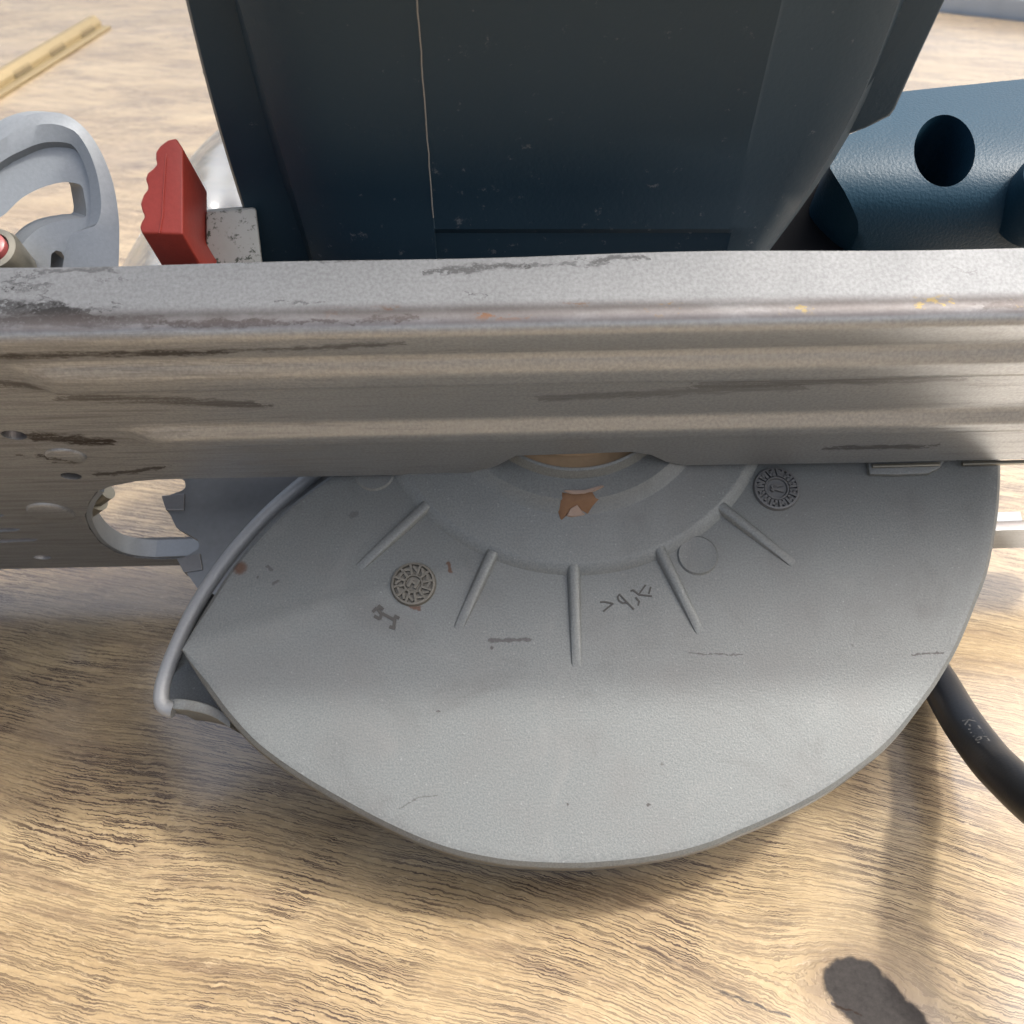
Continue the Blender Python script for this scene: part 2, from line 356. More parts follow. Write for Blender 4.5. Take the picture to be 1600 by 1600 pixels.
def plain(name, col, rough=.5, metallic=0.0, bump=.1, scale=800):
    m = M(name, Metallic=metallic)
    g = m.noise(m.co, scale, 3)
    m.set('Base Color', m.mix(g, tuple(x*.85 for x in col), tuple(min(1, x*1.15) for x in col))); m.set('Roughness', rough); m.bump(g, bump, .0002)
    return m.m

def housing_mat():
    m = M('navy_housing_plastic')
    g = m.noise(m.co, 1300, 3, .55); dd = m.noise(m.co, 430, 4, .78, off=3); cl = m.noise(m.co, 40, 4, .6)
    c = m.mix(m.math('MULTIPLY', cl, .6), (.009, .027, .042), (.015, .038, .057))
    u, v, w = m.xyz(m.co)
    low = m.step(v, .055, .012)
    c = m.mix(m.math('MULTIPLY', m.step(m.math('ADD', dd, m.math('MULTIPLY', low, .09)), .67, .80), .5), c, (.20, .20, .20))
    m.set('Base Color', c); m.set('Roughness', m.math('ADD', .44, m.math('MULTIPLY', cl, .15))); m.bump(g, .18, .0002)
    return m.m

def speckled():
    m = M('speckled_bracket')
    a = m.noise(m.co, 700, 4, .7); b = m.noise(m.co, 260, 3, .6, off=4)
    s = m.math('MULTIPLY', m.step(a, .52, .62), m.step(b, .42, .58))
    m.set('Base Color', m.mix(s, m.mix(b, (.33, .33, .29), (.42, .42, .39)), (.06, .07, .05))); m.set('Roughness', .6); m.bump(a, .2, .0002)
    return m.m

def film():
    m = M('clear_film', Roughness=.16)
    m.set('Base Color', (.40, .43, .45)); m.set('Metallic', .5)
    m.bump(m.noise(m.co, 60, 2), .25, .004)
    tr = m.n('ShaderNodeBsdfTransparent')
    mx = m.n('ShaderNodeMixShader', {0: .45, 1: m.b.outputs[0], 2: tr.outputs[0]})
    m.t.links.new(mx.outputs[0], m.t.nodes['Material Output'].inputs['Surface'])
    return m.m

# ------------------------------------------------------------------ main saw measures
W0 = L(893, 505, 1, 0).z                 # outer edge of the sole plate
WF = -.0600                              # rear edge of the sole plate
VF = L(893, 400, 2, W0).y                # height of the turned-up edge
HUB = L(893, 600, 2, 0)
def rpx(px): return (L(893, 600+px, 2, 0)-HUB).length

WOOD = wood(); GUARD = cast_guard(); PLATE = plate_metal()
CAST = metal('cast_alloy_bare', (.26, .28, .295), .55, .5, .25)
STEEL = metal('blade_steel', (.24, .25, .255), .36, .9, .1, 700)
DARKST = metal('dark_carbide', (.20, .20, .20), .45, .8, .3)
CHROME = metal('plated_bolt', (.26, .245, .20), .42, .9, .1)
HOUS = housing_mat()
NAVY = navy('navy_grained_plastic', (.008, .031, .052), .42, .42, 1700, .70, .00025)
SHADEB = plain('shade_black', (.003, .004, .006), .7)  # near black, stands in for shade in the cover's hole and gap
SHADEB.node_tree.nodes['Principled BSDF'].inputs['Specular IOR Level'].default_value = .12
RED = plain('red_plastic', (.36, .046, .030), .42, 0, .25, 1200)
REDD = plain('dull_red_plastic', (.22, .05, .05), .4)
CABLEM = plain('black_rubber', (.005, .007, .011), .38, 0, .15, 1500)
INK = plain('pale_print', (.085, .085, .085), .6)
GRIME = plain('engraved_grime', (.062, .060, .057), .7)
RUST = plain('flaking_rust', (.16, .085, .042), .75, 0, .8, 900)
LIPM = metal('pale_lip_alloy', (.33, .34, .345), .5, .2, .25)  # rubbed alloy, made paler for the sky the lip catches
RUSTL = plain('bare_copper_paint', (.27, .20, .16), .6, 0, .6, 900)
SPECK = speckled(); FILM = film()
BRASS = metal('aged_brass', (.25, .195, .105), .45, .5, .2, 300)
SLOTM = plain('slot_shade', (.07, .05, .02), .8)  # dark brown standing in for shade inside the brass slots
PANEL = plain('pale_panel_plastic', (.38, .43, .48), .4, 0, .05, 40)

# ------------------------------------------------------------------ the table
tb = bpy.data.objects.new('table', None); C.objects.link(tb)
tag(tb, 'wooden table with light brown oak grain and a dark knot under the saw', 'table')
e0, e1 = T(1470, 19.5), T(1600, 34); ed = (e1-e0).normalized()
A_, B_ = e0-ed*2.2, e0+ed*1.2
top = [Vector((-1.6, -.5, 0)), Vector((1.4, -.5, 0)), B_, A_]
top = [Vector((p.x, p.y, 0)) for p in top]
obj('tabletop', *prism(top, Vector((0, 0, -.028))), WOOD, tb, 0)
nrm = Vector((-ed.y, ed.x, 0)).normalized()
for x, y in ((-.9, -.4), (1.1, -.4), (.9, .55), (-.9, .9)):
    obj('leg', *box(Vector((x, y, -.394)), .03, .03, .36), WOOD, tb, 0)

# pale panel standing behind the table's far edge
pv, pf = [], []
mb = (pv, pf)
q0 = e0-ed*.9+nrm*.004; q1 = e0+ed*.0605+nrm*.004+ed*.058
prof = [(0, -.35), (0, .016), (.004, .021), (.012, .023), (.020, .021), (.030, .021), (.26, .030), (.26, -.35)]
rings = [[q+nrm*a+Vector((0, 0, b)) for a, b in prof] for q in (q0, q1)]
tag(obj('edge_panel', *loft(rings), PANEL, None, 30), 'pale blue grey panel with a raised rim beyond the table edge', 'panel')

# ------------------------------------------------------------------ the saw
saw = bpy.data.objects.new('circular_saw', None); C.objects.link(saw)
mw = Matrix((U, V, W)).transposed().to_4x4(); mw.translation = O; saw.matrix_world = mw
tag(saw, 'navy blue circular saw with grey alloy blade guard lying tilted on the wooden table', 'circular saw')

# --- sole plate (parts: plate with its beads, turned-up edge, slot)
def bead_d(u, w):
    d = 0
    for wc, hw, u0, amp in ((.0478, .0042, -.092, .0022), (.0235, .0034, -.082, .0020)):
        t = (w-wc)/hw
        e = 1/(1+math.exp(-(u-u0)/.0012))
        d += amp*e*math.exp(-(t**6))
    d += .0007/(1+math.exp(-(w-.0555)/.0005))      # slight step before the outer edge
    d += .0004*math.exp(-((w-.0545)/.0012)**2)
    return d
us = [-.21+i*(.348/130) for i in range(131)]
RR = .0024
prof = [('f', WF, .0075), ('f', WF, .0035)]
prof += [('u', WF+.001+(W0-RR-WF-.001)*i/110, 0) for i in range(111)]
for k in range(1, 8):
    a = math.pi/2*k/8
    prof.append(('c', W0-RR+RR*math.sin(a), RR*(1-math.cos(a))))
prof += [('c', W0, RR+(VF-RR)*k/8) for k in range(0, 9)]
verts = []; faces = []
for kind, w, v in prof:
    for u in us:
        dv = -bead_d(u, w) if kind == 'u' else (-.0007*max(0, 1-v/RR) if kind == 'c' else 0)
        bowv = .00025*math.sin(u*40+1)+.00018*math.sin(u*95)
        verts.append(Vector((u, v+dv+(bowv if v > .01 else 0), w)))
n = len(us)
for i in range(len(prof)-1):
    for j in range(n-1): faces.append((i*n+j, i*n+j+1, (i+1)*n+j+1, (i+1)*n+j))
plate = obj('sole_plate', verts, faces, PLATE, None, 0)
sd = plate.modifiers.new('s', 'SOLIDIFY'); sd.thickness = .0024; sd.offset = -1
bake(plate)
# make sure the sheet thickens upwards / inwards
if min(v.co.y for v in plate.data.vertices) < -.003:
    bpy.data.objects.remove(plate); plate = obj('sole_plate', verts, [tuple(reversed(f)) for f in faces], PLATE, None, 0)
    plate.data.flip_normals(); sd = plate.modifiers.new('s', 'SOLIDIFY'); sd.thickness = .0024; sd.offset = -1; bake(plate)
near = [(150, 769), (172, 760), (212, 752), (250, 749), (300, 748), (520, 744), (640, 742), (752, 738), (780, 726), (806, 712), (900, 709), (988, 706), (1018, 711), (1042, 722), (1070, 727), (1350, 723), (1500, 719), (1620, 717), (2300, 712)]
far = [(2300, 806), (1600, 827), (1000, 850), (300, 872), (250, 874), (210, 871), (180, 863), (155, 847), (140, 827), (133, 806), (139, 785)]
slot = [L(x, y, 1, 0) for x, y in near+far]
sp = [q for q in slot]
cutters = [obj('cutter', *prism([Vector((p.x, -.006, p.z)) for p in sp], Vector((0, .016, 0))), None, None, 0)]
def disc_cut(x, y, rx, rz, v0=-.006, v1=.01, n=20, x2=None):
    c = L(x, y, 1, 0)
    return obj('cutter', *prism([Vector((c.x+rx*math.cos(2*math.pi*k/n), v0, c.z+rz*math.sin(2*math.pi*k/n))) for k in range(n)], Vector((0, v1-v0, 0))), None, None, 0)
cutters += [disc_cut(22, 680, .0023, .0021), disc_cut(111, 744, .0021, .0019), disc_cut(66, 871, .0022, .0016)]
for x0, y0, x1, y1 in ((-60, 807, 8, 805), (-60, 831, 33, 827), (-60, 848, 60, 843)):
    a, b = L(x0, y0, 1, 0), L(x1, y1, 1, 0)
    cutters.append(obj('cutter', *prism([Vector((a.x, -.006, a.z-.0012)), Vector((b.x-.002, -.006, b.z-.0012)), Vector((b.x, -.006, b.z)), Vector((b.x-.002, -.006, b.z+.0010)), Vector((a.x, -.006, a.z+.0012))], Vector((0, .016, 0))), None, None, 0))
cut(plate, cutters, smooth=50)
plate.parent = saw
# lip turned up round the blade slot
fl = spline([L(x, y, 1, 0) for x, y in far[1:]+[(152, 768)]], 6)
ang = []
rim_o, rim_i = [], []
for i, p in enumerate(fl):
    t = (fl[min(i+1, len(fl)-1)]-fl[max(i-1, 0)]).normalized(); nn = Vector((t.z, 0, -t.x))
    if nn.z > 0 and i < 5: nn = -nn
    ang.append(nn)
side = -1 if ang[0].z > 0 else 1
rings = []
for p, nn in zip(fl, ang):
    nn = nn*side
    rings.append([p+nn*.0002+Vector((0, .0002, 0)), p+nn*.0001+Vector((0, .0048, 0)), p+nn*.0014+Vector((0, .0048, 0)), p+nn*.0014+Vector((0, .0002, 0))])
obj('slot_lip', *loft(rings), CAST, plate, 50)
nl = [L(x, y, 1, 0) for x, y in near[4:-1]]
obj('slot_lip', *loft([[p+Vector((0, .0020, .0002)), p+Vector((0, .0085, .0002)), p+Vector((0, .0085, .0016)), p+Vector((0, .0020, .0016))] for p in nl]), CAST, plate, 40)  # unseen near lip, added to keep the sun off the guard
# unseen backing block added so the front holes do not show straight through
c = L(70, 712, 1, 0)
obj('hole_backing', *box(Vector((c.x-.012, .0062, c.z)), .034, .0028, .013), CAST, saw, 30, .0008)
# embossed oval and dimple on the underside
for x, y, rx, rz, d in ((103, 712, .0040, .0036, .0005), (80, 800, .0052, .006, .0007)):
    c = L(x, y, 1, 0)
    rings = [[Vector((c.x+rx*s*math.cos(2*math.pi*k/28), -h, c.z+rz*s*math.sin(2*math.pi*k/28))) for k in range(28)] for s, h in ((1.0, -.0004), (.96, d*.5), (.85, d), (.05, d*1.1))]
    obj('embossed_boss', *loft(rings), PLATE, plate, 60)
# bright slivers standing in for sunlight through the right of the slot
for x0, y0, x1, y1 in ((1362, 729, 1468, 726), (1503, 725, 1720, 719)):
    a, b = L(x0, y0, 2, .0012), L(x1, y1, 2, .0012)
    obj('slot_light_sliver', *loft([[p+Vector((0, s_, t)) for s_, t in ((-.0004, -.0005), (-.0004, .0005), (.0004, .0005), (.0004, -.0005))] for p in (a, b)]), CHROME, plate, 30, .0001)
# bolt that shows in the front of the slot
c = L(143, 785, 1, .004)
ax = Vector((.8, .25, .55)).normalized()
obj('bolt', *tube([c-ax*.007, c-ax*.002, c-ax*.0019, c+ax*.002, c+ax*.0021, c+ax*.006], lambda t: (.0016 if t < .3 else .0030 if t < .7 else .0020), 16), CHROME, saw, 40)

# --- blade
WB = -.0095
bc = Vector((HUB.x, HUB.y, WB))
tip = L(255, 779, 2, WB)-bc; RB = math.hypot(tip.x, tip.y); a0 = math.atan2(tip.y, tip.x)
NT = 38; poly = []
for k in range(NT):
    a = a0+2*math.pi*k/NT; st = 2*math.pi/NT
    for da, rr in ((-.003, 1.0), (.02, .996), (.080, .984), (.096, .972), (.112, .958), (.130, .945), (.147, .944), (st-.010, .952)):
        poly.append(bc+Vector((math.cos(a+da)*RB*rr, math.sin(a+da)*RB*rr, 0)))
blade = obj('saw_blade', *prism(poly, Vector((0, 0, -.0018))), STEEL, saw, 0)
for k in range(NT):
    a = a0+2*math.pi*k/NT; er = Vector((math.cos(a), math.sin(a), 0)); et = Vector((-er.y, er.x, 0))
    q = [bc+er*RB*r+et*t+Vector((0, 0, .0005)) for r, t in ((1.002, -.0006), (.997, .0030), (.955, .0040), (.948, .0002))]
    if k == 0: first = obj('carbide_tooth', *prism(q, Vector((0, 0, -.0028))), DARKST, blade, 0, .0002)
    else:
        o = first.copy(); C.objects.link(o); o.parent = blade
        o.matrix_local = Matrix.Translation(bc) @ Matrix.Rotation(2*math.pi*k/NT, 4, 'Z') @ Matrix.Translation(-bc)

# --- lower blade guard
outl = [(1556, 640), (1560, 735), (1557, 800), (1549, 854), (1538, 905), (1522, 947), (1507, 985), (1491, 1021), (1470, 1058), (1448, 1091), (1394, 1160), (1340, 1207), (1277, 1250), (1200, 1289),
        (1150, 1310), (1112, 1326), (1060, 1341), (1000, 1352), (940, 1358), (887, 1360), (812, 1357), (760, 1350), (711, 1339), (660, 1322), (600, 1295), (540, 1263), (469, 1221), (405, 1175), (361, 1129), (332, 1091), (307, 1053), (289, 1020)]
lipA = [(300, 995), (325, 950), (375, 876), (440, 806), (518, 746), (640, 668)]
g1 = spline([L(x, y, 2, -.003) for x, y in outl], 5); g2 = spline([L(x, y, 2, -.003) for x, y in lipA], 5)
ol = g1+g2
def atw(p, w): return Vector((p.x, p.y, w))
ck_ = L(289, 1020, 2, -.003)
i1, i2, i3 = inset(ol, .0030, ck_), inset(ol, .0013, ck_), inset(ol, .0004, ck_)
DEP = -.0185
rings = [[atw(p, 0) for p in i1], [atw(p, -.0003) for p in i2], [atw(p, -.0012) for p in i3], [atw(p, -.003) for p in ol], [atw(p, -.0085) for p in ol], [atw(p, DEP) for p in ol]]
vv, ff = loft(rings, False); ff.append(tuple(range(len(ol))))
gshell = obj('blade_guard', vv, ff, GUARD, saw, 32)
# raised plateau and hub
PL = .0014
prof = [(rpx(301), -.0002), (rpx(299), .00003), (rpx(285), PL), (rpx(280), PL+.0001), (rpx(210), PL+.0001), (rpx(208), PL+.0002), (rpx(194), .0032), (rpx(190), .0036), (rpx(180), .0037), (rpx(166), .0038),
        (rpx(159), .0039), (rpx(152), .0058), (rpx(148), .0061), (rpx(145), .0053), (rpx(128), .0051), (rpx(125), .0057), (.0001, .0057)]
hub = obj('guard_hub', *lathe(HUB, prof, 128), GUARD, gshell, 28)
obj('rust_ring', *lathe(HUB, [(rpx(149), .00613), (rpx(144.5), .0055), (rpx(128.5), .0053), (rpx(124), .0059)], 128), plain('dusty_rust', (.36, .25, .15), .8, 0, .8, 700), hub, 40)
# ribs
for (x0, y0, x1, y1) in ((668, 790, 558, 890), (770, 864, 714, 986), (896, 884, 901, 1046), (1027, 854, 1096, 992), (1111, 782, 1243, 883)):
    a, b = L(x0, y0, 2, 0), L(x1, y1, 2, 0); d = (b-a); ln = d.length; d.normalize(); s = Vector((-d.y, d.x, 0))
    rr = []
    for t, hw, hh in ((0, .00150, .0014), (.06, .00150, .0014), (.5, .00135, .0011), (.85, .0012, .00055), (1.0, .0011, -.0001)):
        p = a+d*ln*t
        rr.append([p+s*hw-Vector((0, 0, .0003)), p+s*hw*.72+Vector((0, 0, hh*.8)), p+s*hw*.40+Vector((0, 0, hh)), p-s*hw*.40+Vector((0, 0, hh)), p-s*hw*.72+Vector((0, 0, hh*.8)), p-s*hw-Vector((0, 0, .0003))])
    obj('rib', *loft(rr), GUARD, gshell, 45)
st_ = [L(x, y, 2, 0) for x, y in ((1352, 716), (1356, 744), (1400, 745), (1448, 743), (1466, 734), (1476, 716))]
obj('guard_stop', *prism([p-Vector((0, 0, .0004)) for p in st_], Vector((0, 0, .0016))), GUARD, gshell, 30, .0004)
# chipped copper-coloured patch on the hub
def on_hub(x, y):
    p = L(x, y, 2, .003); r = (p.xy-HUB.xy).length
    ww = 0
    for (r0, w0_), (r1, w1_) in zip(prof, prof[1:]):
        if r1 <= r <= r0: ww = w0_+(w1_-w0_)*(r0-r)/max(1e-9, r0-r1)
    return Vector((p.x, p.y, ww))
def patch(name, pts, m, lift):
    c = [sum(p[0] for p in pts)/len(pts), sum(p[1] for p in pts)/len(pts)]
    rr = []
    for s in (1.0, .8, .6, .4, .2, .02):
        rr.append([on_hub(c[0]+(x-c[0])*s, c[1]+(y-c[1])*s)+Vector((0, 0, lift*(1 if s < 1 else -.5))) for x, y in pts])
    vs2, fs2 = loft(rr, False); fs2.append(tuple(range(len(vs2)-len(pts), len(vs2))))
    return obj(name, vs2, fs2, m, hub, 60)
patch('rust_chip', [(876, 770), (888, 772), (900, 773), (912, 771), (926, 768), (930, 775), (938, 781), (928, 790), (920, 800), (905, 794), (893, 798), (884, 803), (877, 810), (872, 795), (874, 783)], RUST, .00025)
patch('bare_chip', [(884, 803), (890, 793), (902, 788), (911, 796), (916, 801), (905, 803), (893, 805)], RUSTL, .0005)
patch('bare_chip', [(877, 769), (890, 772), (905, 772), (925, 766), (944, 760), (946, 762), (930, 770), (912, 775), (890, 775)], RUSTL, .0005)
# round ejector marks
def ring_mark(x, y, rp, wd_=.0003, hh=.0004, name='round_mark'):
    c = L(x, y, 2, 0); r = (L(x+rp, y, 2, 0)-c).length
    return obj(name, *lathe(c, [(r+wd_*1.4, -.0001), (r+wd_*.4, hh*.55), (r-wd_*.2, hh), (r-wd_*1.2, hh*.9), (.0001, hh*.9)], 48), GUARD, gshell, 50)
ring_mark(1090, 868, 30); ring_mark(585, 737, 30)
# the two date wheels
def bar(c, d, ln, wd_, h0, h1):
    s = Vector((-d.y, d.x, 0)); return prism([c+d*a*ln/2+s*b*wd_/2+Vector((0, 0, h0)) for a, b in ((-1, -1), (1, -1), (1, 1), (-1, 1))], Vector((0, 0, h1-h0)))
def wheel(x, y, rp, ri, segs_, center, mat_bar):
    c = L(x, y, 2, 0); r = (L(x+rp, y, 2, 0)-c).length; r2 = r*ri
    m1 = lathe(c, [(r+.0003, -.0001), (r, .0007), (r-.0004, .00075), (r-.0006, .0001), (r2+.0004, .0001), (r2+.0001, .0006), (r2-.0002, .0006), (r2-.0004, .0002), (.0001, .0002)], 64)
    mb_ = ([*m1[0]], [*m1[1]])
    for a, ln, tl, off in segs_:
        d = Vector((math.cos(a), math.sin(a), 0)); e = Vector((math.cos(a+tl), math.sin(a+tl), 0))
        add(mb_, bar(c+d*(r*(1+ri)/2+off), e, ln*r*(1-ri), r*.11, .0001, .0007))
    for a, ln, ox, oy in center:
        d = Vector((math.cos(a), math.sin(a), 0)); add(mb_, bar(c+Vector((ox, oy, 0))*r, d, ln*r, r*.13, .0001, .0008))
    return obj('date_wheel', *mb_, mat_bar, gshell, 40)
random.seed(3)
DW = metal('date_wheel_alloy', (.155, .147, .126), .5, .5, .3)
DW2 = metal('date_wheel_alloy_grey', (.145, .148, .150), .5, .55, .3)
s1 = [(2*math.pi*k/12+.15, .95, 0, 0) for k in range(12)]+[(2*math.pi*k/12+.40, .55, random.choice((1.2, 1.57, .8)), 0) for k in range(12)]
wheel(646, 913, 34, .42, s1, [(1.05, .42, -.13, .03), (1.05, .45, .18, -.03), (-.6, .2, .05, .02)], DW)
s2 = []
for k in range(12):
    a = 2*math.pi*k/12+.1
    s2 += [(a, .75, 0, 0), (a+.16, .5, random.choice((.7, -.7, 1.57)), 0.00005), (a+.27, .75, random.choice((0, .3)), 0)]
wheel(1213, 764, 35, .52, s2, [(.15, .5, 0, .1), (-.35, .4, .1, -.1), (.9, .3, -.15, -.02)], DW2)
# engraved marks
def strokes(name, lines, wpx, m):
    mb_ = ([], [])
    for l in lines:
        for (xa, ya), (xb, yb) in zip(l, l[1:]):
            a, b = L(xa, ya, 2, 0), L(xb, yb, 2, 0); d = b-a; ln = d.length; d.normalize()
            add(mb_, bar((a+b)/2, d, ln+.0001, wpx*.00013, -.0001, .00012+random.random()*.00003))
    return obj(name, *mb_, m, gshell, 0)
def zm(pts): return [(920+x*.075, 890+y*.075) for x, y in pts]
strokes('engraved_mark', [zm([(240, 680), (330, 672), (510, 712)]), zm([(500, 715), (400, 790), (305, 872)]), zm([(940, 830), (790, 680), (640, 515), (600, 570), (620, 640), (700, 700), (790, 690)]),
                          zm([(875, 450), (920, 425), (1040, 520), (1180, 325)]), zm([(1040, 525), (1310, 555)]), zm([(1290, 370), (1250, 500)]), zm([(980, 580), (1050, 670), (1030, 745)])], 2.6, GRIME)
def z2(pts): return [(560+x*.125, 840+y*.125) for x, y in pts]
strokes('engraved_mark', [z2([(250, 850), (310, 900)]), z2([(180, 930), (230, 880), (290, 960), (270, 1020), (200, 980)]), z2([(300, 950), (390, 1000), (450, 1030)]), z2([(450, 980), (510, 1010)]), z2([(460, 1000), (440, 1130)]), z2([(390, 1115), (460, 1135)])], 5, GRIME)
# front lip of the guard: rolled bead, hollow wall, open mouth at the bottom
WLB = -.0095
lipB = [(640, 640), (505, 731), (430, 792), (375, 850), (335, 902), (302, 955), (275, 1012), (257, 1060), (252, 1090), (258, 1105), (272, 1110)]
B = spline([L(x, y, 2, WLB) for x, y in lipB], 6)
obj('guard_lip', *tube(B, .0016, 14), LIPM, gshell, 60)
Aup = spline([L(x, y, 2, -.0030) for x, y in reversed(lipA+[])], 6)
Bs = spline([L(x, y, 2, WLB-.002) for x, y in lipB[:8]], 6)
def resample(pl, n_):
    d = [0]
    for p, q in zip(pl, pl[1:]): d.append(d[-1]+(q-p).length)
    out = []; j = 0
    for k in range(n_):
        s = d[-1]*k/(n_-1)
        while j < len(d)-2 and d[j+1] < s: j += 1
        t = (s-d[j])/max(1e-9, d[j+1]-d[j]); out.append(pl[j].lerp(pl[j+1], t))
    return out
ra, rb = resample(Aup, 40), resample(Bs, 40)
rings = [[p, p+Vector((0, 0, -.006)), p.lerp(q, .45)+Vector((0, 0, -.006)), q+Vector((0, 0, -.0015)), q] for p, q in zip(ra, rb)]
obj('lip_wall', *loft(rings, False, False), GUARD, gshell, 50)
bk = [L(x, y, 2, DEP) for x, y in [(520, 700)]+lipB[1:]+[(350, 1125), (420, 1175), (520, 1000)]]
obj('guard_back', *prism(bk, Vector((0, 0, -.001))), GUARD, gshell, 0)
bb = [L(x, y, 2, WLB) for x, y in ((284, 1107), (312, 1110), (345, 1119), (372, 1136))]
rings = [[p+Vector((0, s*.0011, t)) for s, t in ((-1, .006), (1, .006), (1, -.009), (-1, -.009))] for p in spline(bb, 4)]
obj('mouth_edge', *loft(rings), GUARD, gshell, 40, .0004)
sb = [L(x, y, 2, WLB-.003) for x, y in ((256, 1100), (290, 1106))]
rings = [[p+Vector((0, s*.0009, t)) for s, t in ((-1, .003), (1, .003), (1, -.006), (-1, -.006))] for p in sb]
obj('mouth_bridge', *loft(rings), GUARD, gshell, 40)

# --- upper housing (navy)
def zrow(y): return .150+(y/400.0)*.037
cols = [  # name, x at y=0, x at y=400, extra depth
    (296, 408, .030), (290, 404, .0115), (294, 407, .0100), (366, 481, .0100), (372, 487, .0055), (410, 520, .0022), (470, 570, .0004), (560, 630, 0.0), (651, 681, -.0001), (653, 683, .0001),
    (940, 905, 0), (1222, 1128, .0004), (1228, 1134, .0008), (1330, 1168, .0019), (1405, 1190, .0052), (1422, 1196, .0100)]
rows = [-110, -50, 0, 50, 100, 150, 200, 250, 300, 330, 350, 358, 364, 400, 440]
verts = []; faces = []
for y in rows:
    for ci, (xa, xb, dz) in enumerate(cols):
        x = xa+(xb-xa)*y/400
        if ci < 4: x += -6*math.sin(max(0, min(1, (y)/400))*math.pi)
        if ci >= 13: x += (18 if ci == 13 else 24)*math.sin(max(0, min(1, y/400))*math.pi)
        step = .0007 if (y > 360 and 8 < ci < 12) else 0
        verts.append(P(x, y, zrow(y)+dz+step))
n = len(cols)
for i in range(len(rows)-1):
    for j in range(n-1): faces.append((i*n+j, i*n+j+1, (i+1)*n+j+1, (i+1)*n+j))
# back of the body so that it is a closed shell
nb = len(verts)
for y in rows:
    for xa, xb, dz in (cols[0], cols[-1]):
        x = xa+(xb-xa)*y/400+(24*math.sin(max(0, min(1, y/400))*math.pi) if xa > 1000 else 0)
        verts.append(P(x+(30 if xa < 800 else -40), y, zrow(y)+dz+.035))
for i in range(len(rows)-1):
    faces.append((i*n, (i+1)*n, nb+2*(i+1), nb+2*i)); faces.append((i*n+n-1, (i+1)*n+n-1, nb+2*(i+1)+1, nb+2*i+1))
    faces.append((nb+2*i, nb+2*i+1, nb+2*i+3, nb+2*i+2))
faces.append(tuple(range(n))+(nb+1, nb))
hs = obj('upper_housing', verts, faces, HOUS, saw, 25)
# dusty moulding seam
sm = [P(651.5+30*t, 400*t, zrow(400*t)-.00012) for t in [-.2+k*.05 for k in range(22)]]
sm = [p+Vector((random.uniform(-1, 1)*.00008, 0, 0)) for p in sm]
obj('mould_seam', *tube(sm, .00012, 6), plain('dust', (.25, .23, .20), .9), hs, 0)
# right-hand wing strip of the housing
wing = [(1418, -110), (1530, -110), (1476, 0), (1434, 90), (1398, 170), (1390, 181), (1352, 200), (1308, 216), (1262, 262), (1225, 320), (1196, 400), (1170, 400), (1200, 200), (1300, 0)]
wz = [P(x, y, zrow(y)+.0090) for x, y in wing]
obj('housing_wing', *loft([wz, [P(x, y, zrow(y)+.0205) for x, y in wing]]), HOUS, hs, 25, .0004)
lw = [(330, 150), (352, 190), (389, 290), (392, 330), (400, 420), (420, 420), (408, 330), (396, 290)]
obj('housing_wing', *loft([[P(x+6, y, zrow(y)+.016) for x, y in lw], [P(x+6, y, zrow(y)+.024) for x, y in lw]]), NAVY, hs, 25, .0004)

# --- rear motor cover with the round hole
def mw_(y): return .024-.014*((y-258)/135.0)**2
mc = [(1398, 155), (1500, 143), (1640, 128), (1760, 118), (1760, 420), (1343, 420), (1342, 380), (1341, 345), (1322, 303), (1300, 268), (1294, 258), (1310, 217), (1355, 198), (1388, 182)]
def mcp(x, y, dw=0): return L(x, y, 2, mw_(y)+dw)
gx = 34; gy = 22
edge = [Vector((x, y, 0)) for x, y in mc]
# front skin as rows of points between the outline's left and right side
def span(y):
    xs = []
    for (xa, ya), (xb, yb) in zip(mc, mc[1:]+mc[:1]):
        if (ya-y)*(yb-y) <= 0 and abs(ya-yb) > 1e-6: xs.append(xa+(xb-xa)*(y-ya)/(yb-ya))
    return min(xs), max(xs)
verts = []; faces = []
ys = [156+k*(418-156)/gy for k in range(gy+1)]
for y in ys:
    x0, x1 = span(y)
    for k in range(gx+1):
        x = x0+(x1-x0)*k/gx
        yy = y-(12+ (x-1398)*.103)*max(0, 1-(y-156)/120) if x > 1398 else y
        verts.append(mcp(x, yy))
nv = len(verts)
for p in verts[:nv]: pass
verts += [p+Vector((0, 0, -.034)) for p in verts[:nv]]
r = gx+1
for i in range(gy):
    for j in range(gx):
        a = i*r+j; faces.append((a, a+1, a+r+1, a+r)); faces.append((nv+a, nv+a+r, nv+a+r+1, nv+a+1))
for i in range(gy):
    for j in (0, gx):
        a = i*r+j; faces.append((a, a+r, nv+a+r, nv+a))
for j in range(gx):
    for i in (0, gy):
        a = i*r+j; faces.append((a, a+1, nv+a+1, nv+a))
cover = obj('motor_cover', verts, faces, NAVY, None, 0)
hp = [mcp(1476+48*math.cos(t), 236+57*math.sin(t)*(1.0 if math.sin(t) < 0 else .98)) for t in [2*math.pi*k/40 for k in range(40)]]
hz = [Vector((p.x, p.y, .05)) for p in hp]
cut(cover, [obj('cutter', *prism(hz, Vector((0, 0, -.078))), None, None, 0)], smooth=35)
cover.parent = saw
hb = [Vector((p.x, p.y, -.020)) for p in hp]
obj('hole_floor', *prism([Vector((p.x, p.y, -.016)) for p in inset(hp, -.001)], Vector((0, 0, -.002))), SHADEB, cover, 0)
rim = spline([mcp(1476+48.5*math.cos(t), 236+57.5*math.sin(t)) for t in [2*math.pi*k/24 for k in range(24)]], 3, True)
bcz = mcp(1650, 285, .004)
obj('cover_boss', *lathe(Vector((bcz.x, bcz.y, 0)), [(.0078, bcz.z-.012), (.0076, bcz.z-.001), (.0070, bcz.z+.0010), (.0055, bcz.z+.0016), (.0001, bcz.z+.0016)], 40), NAVY, cover, 30)
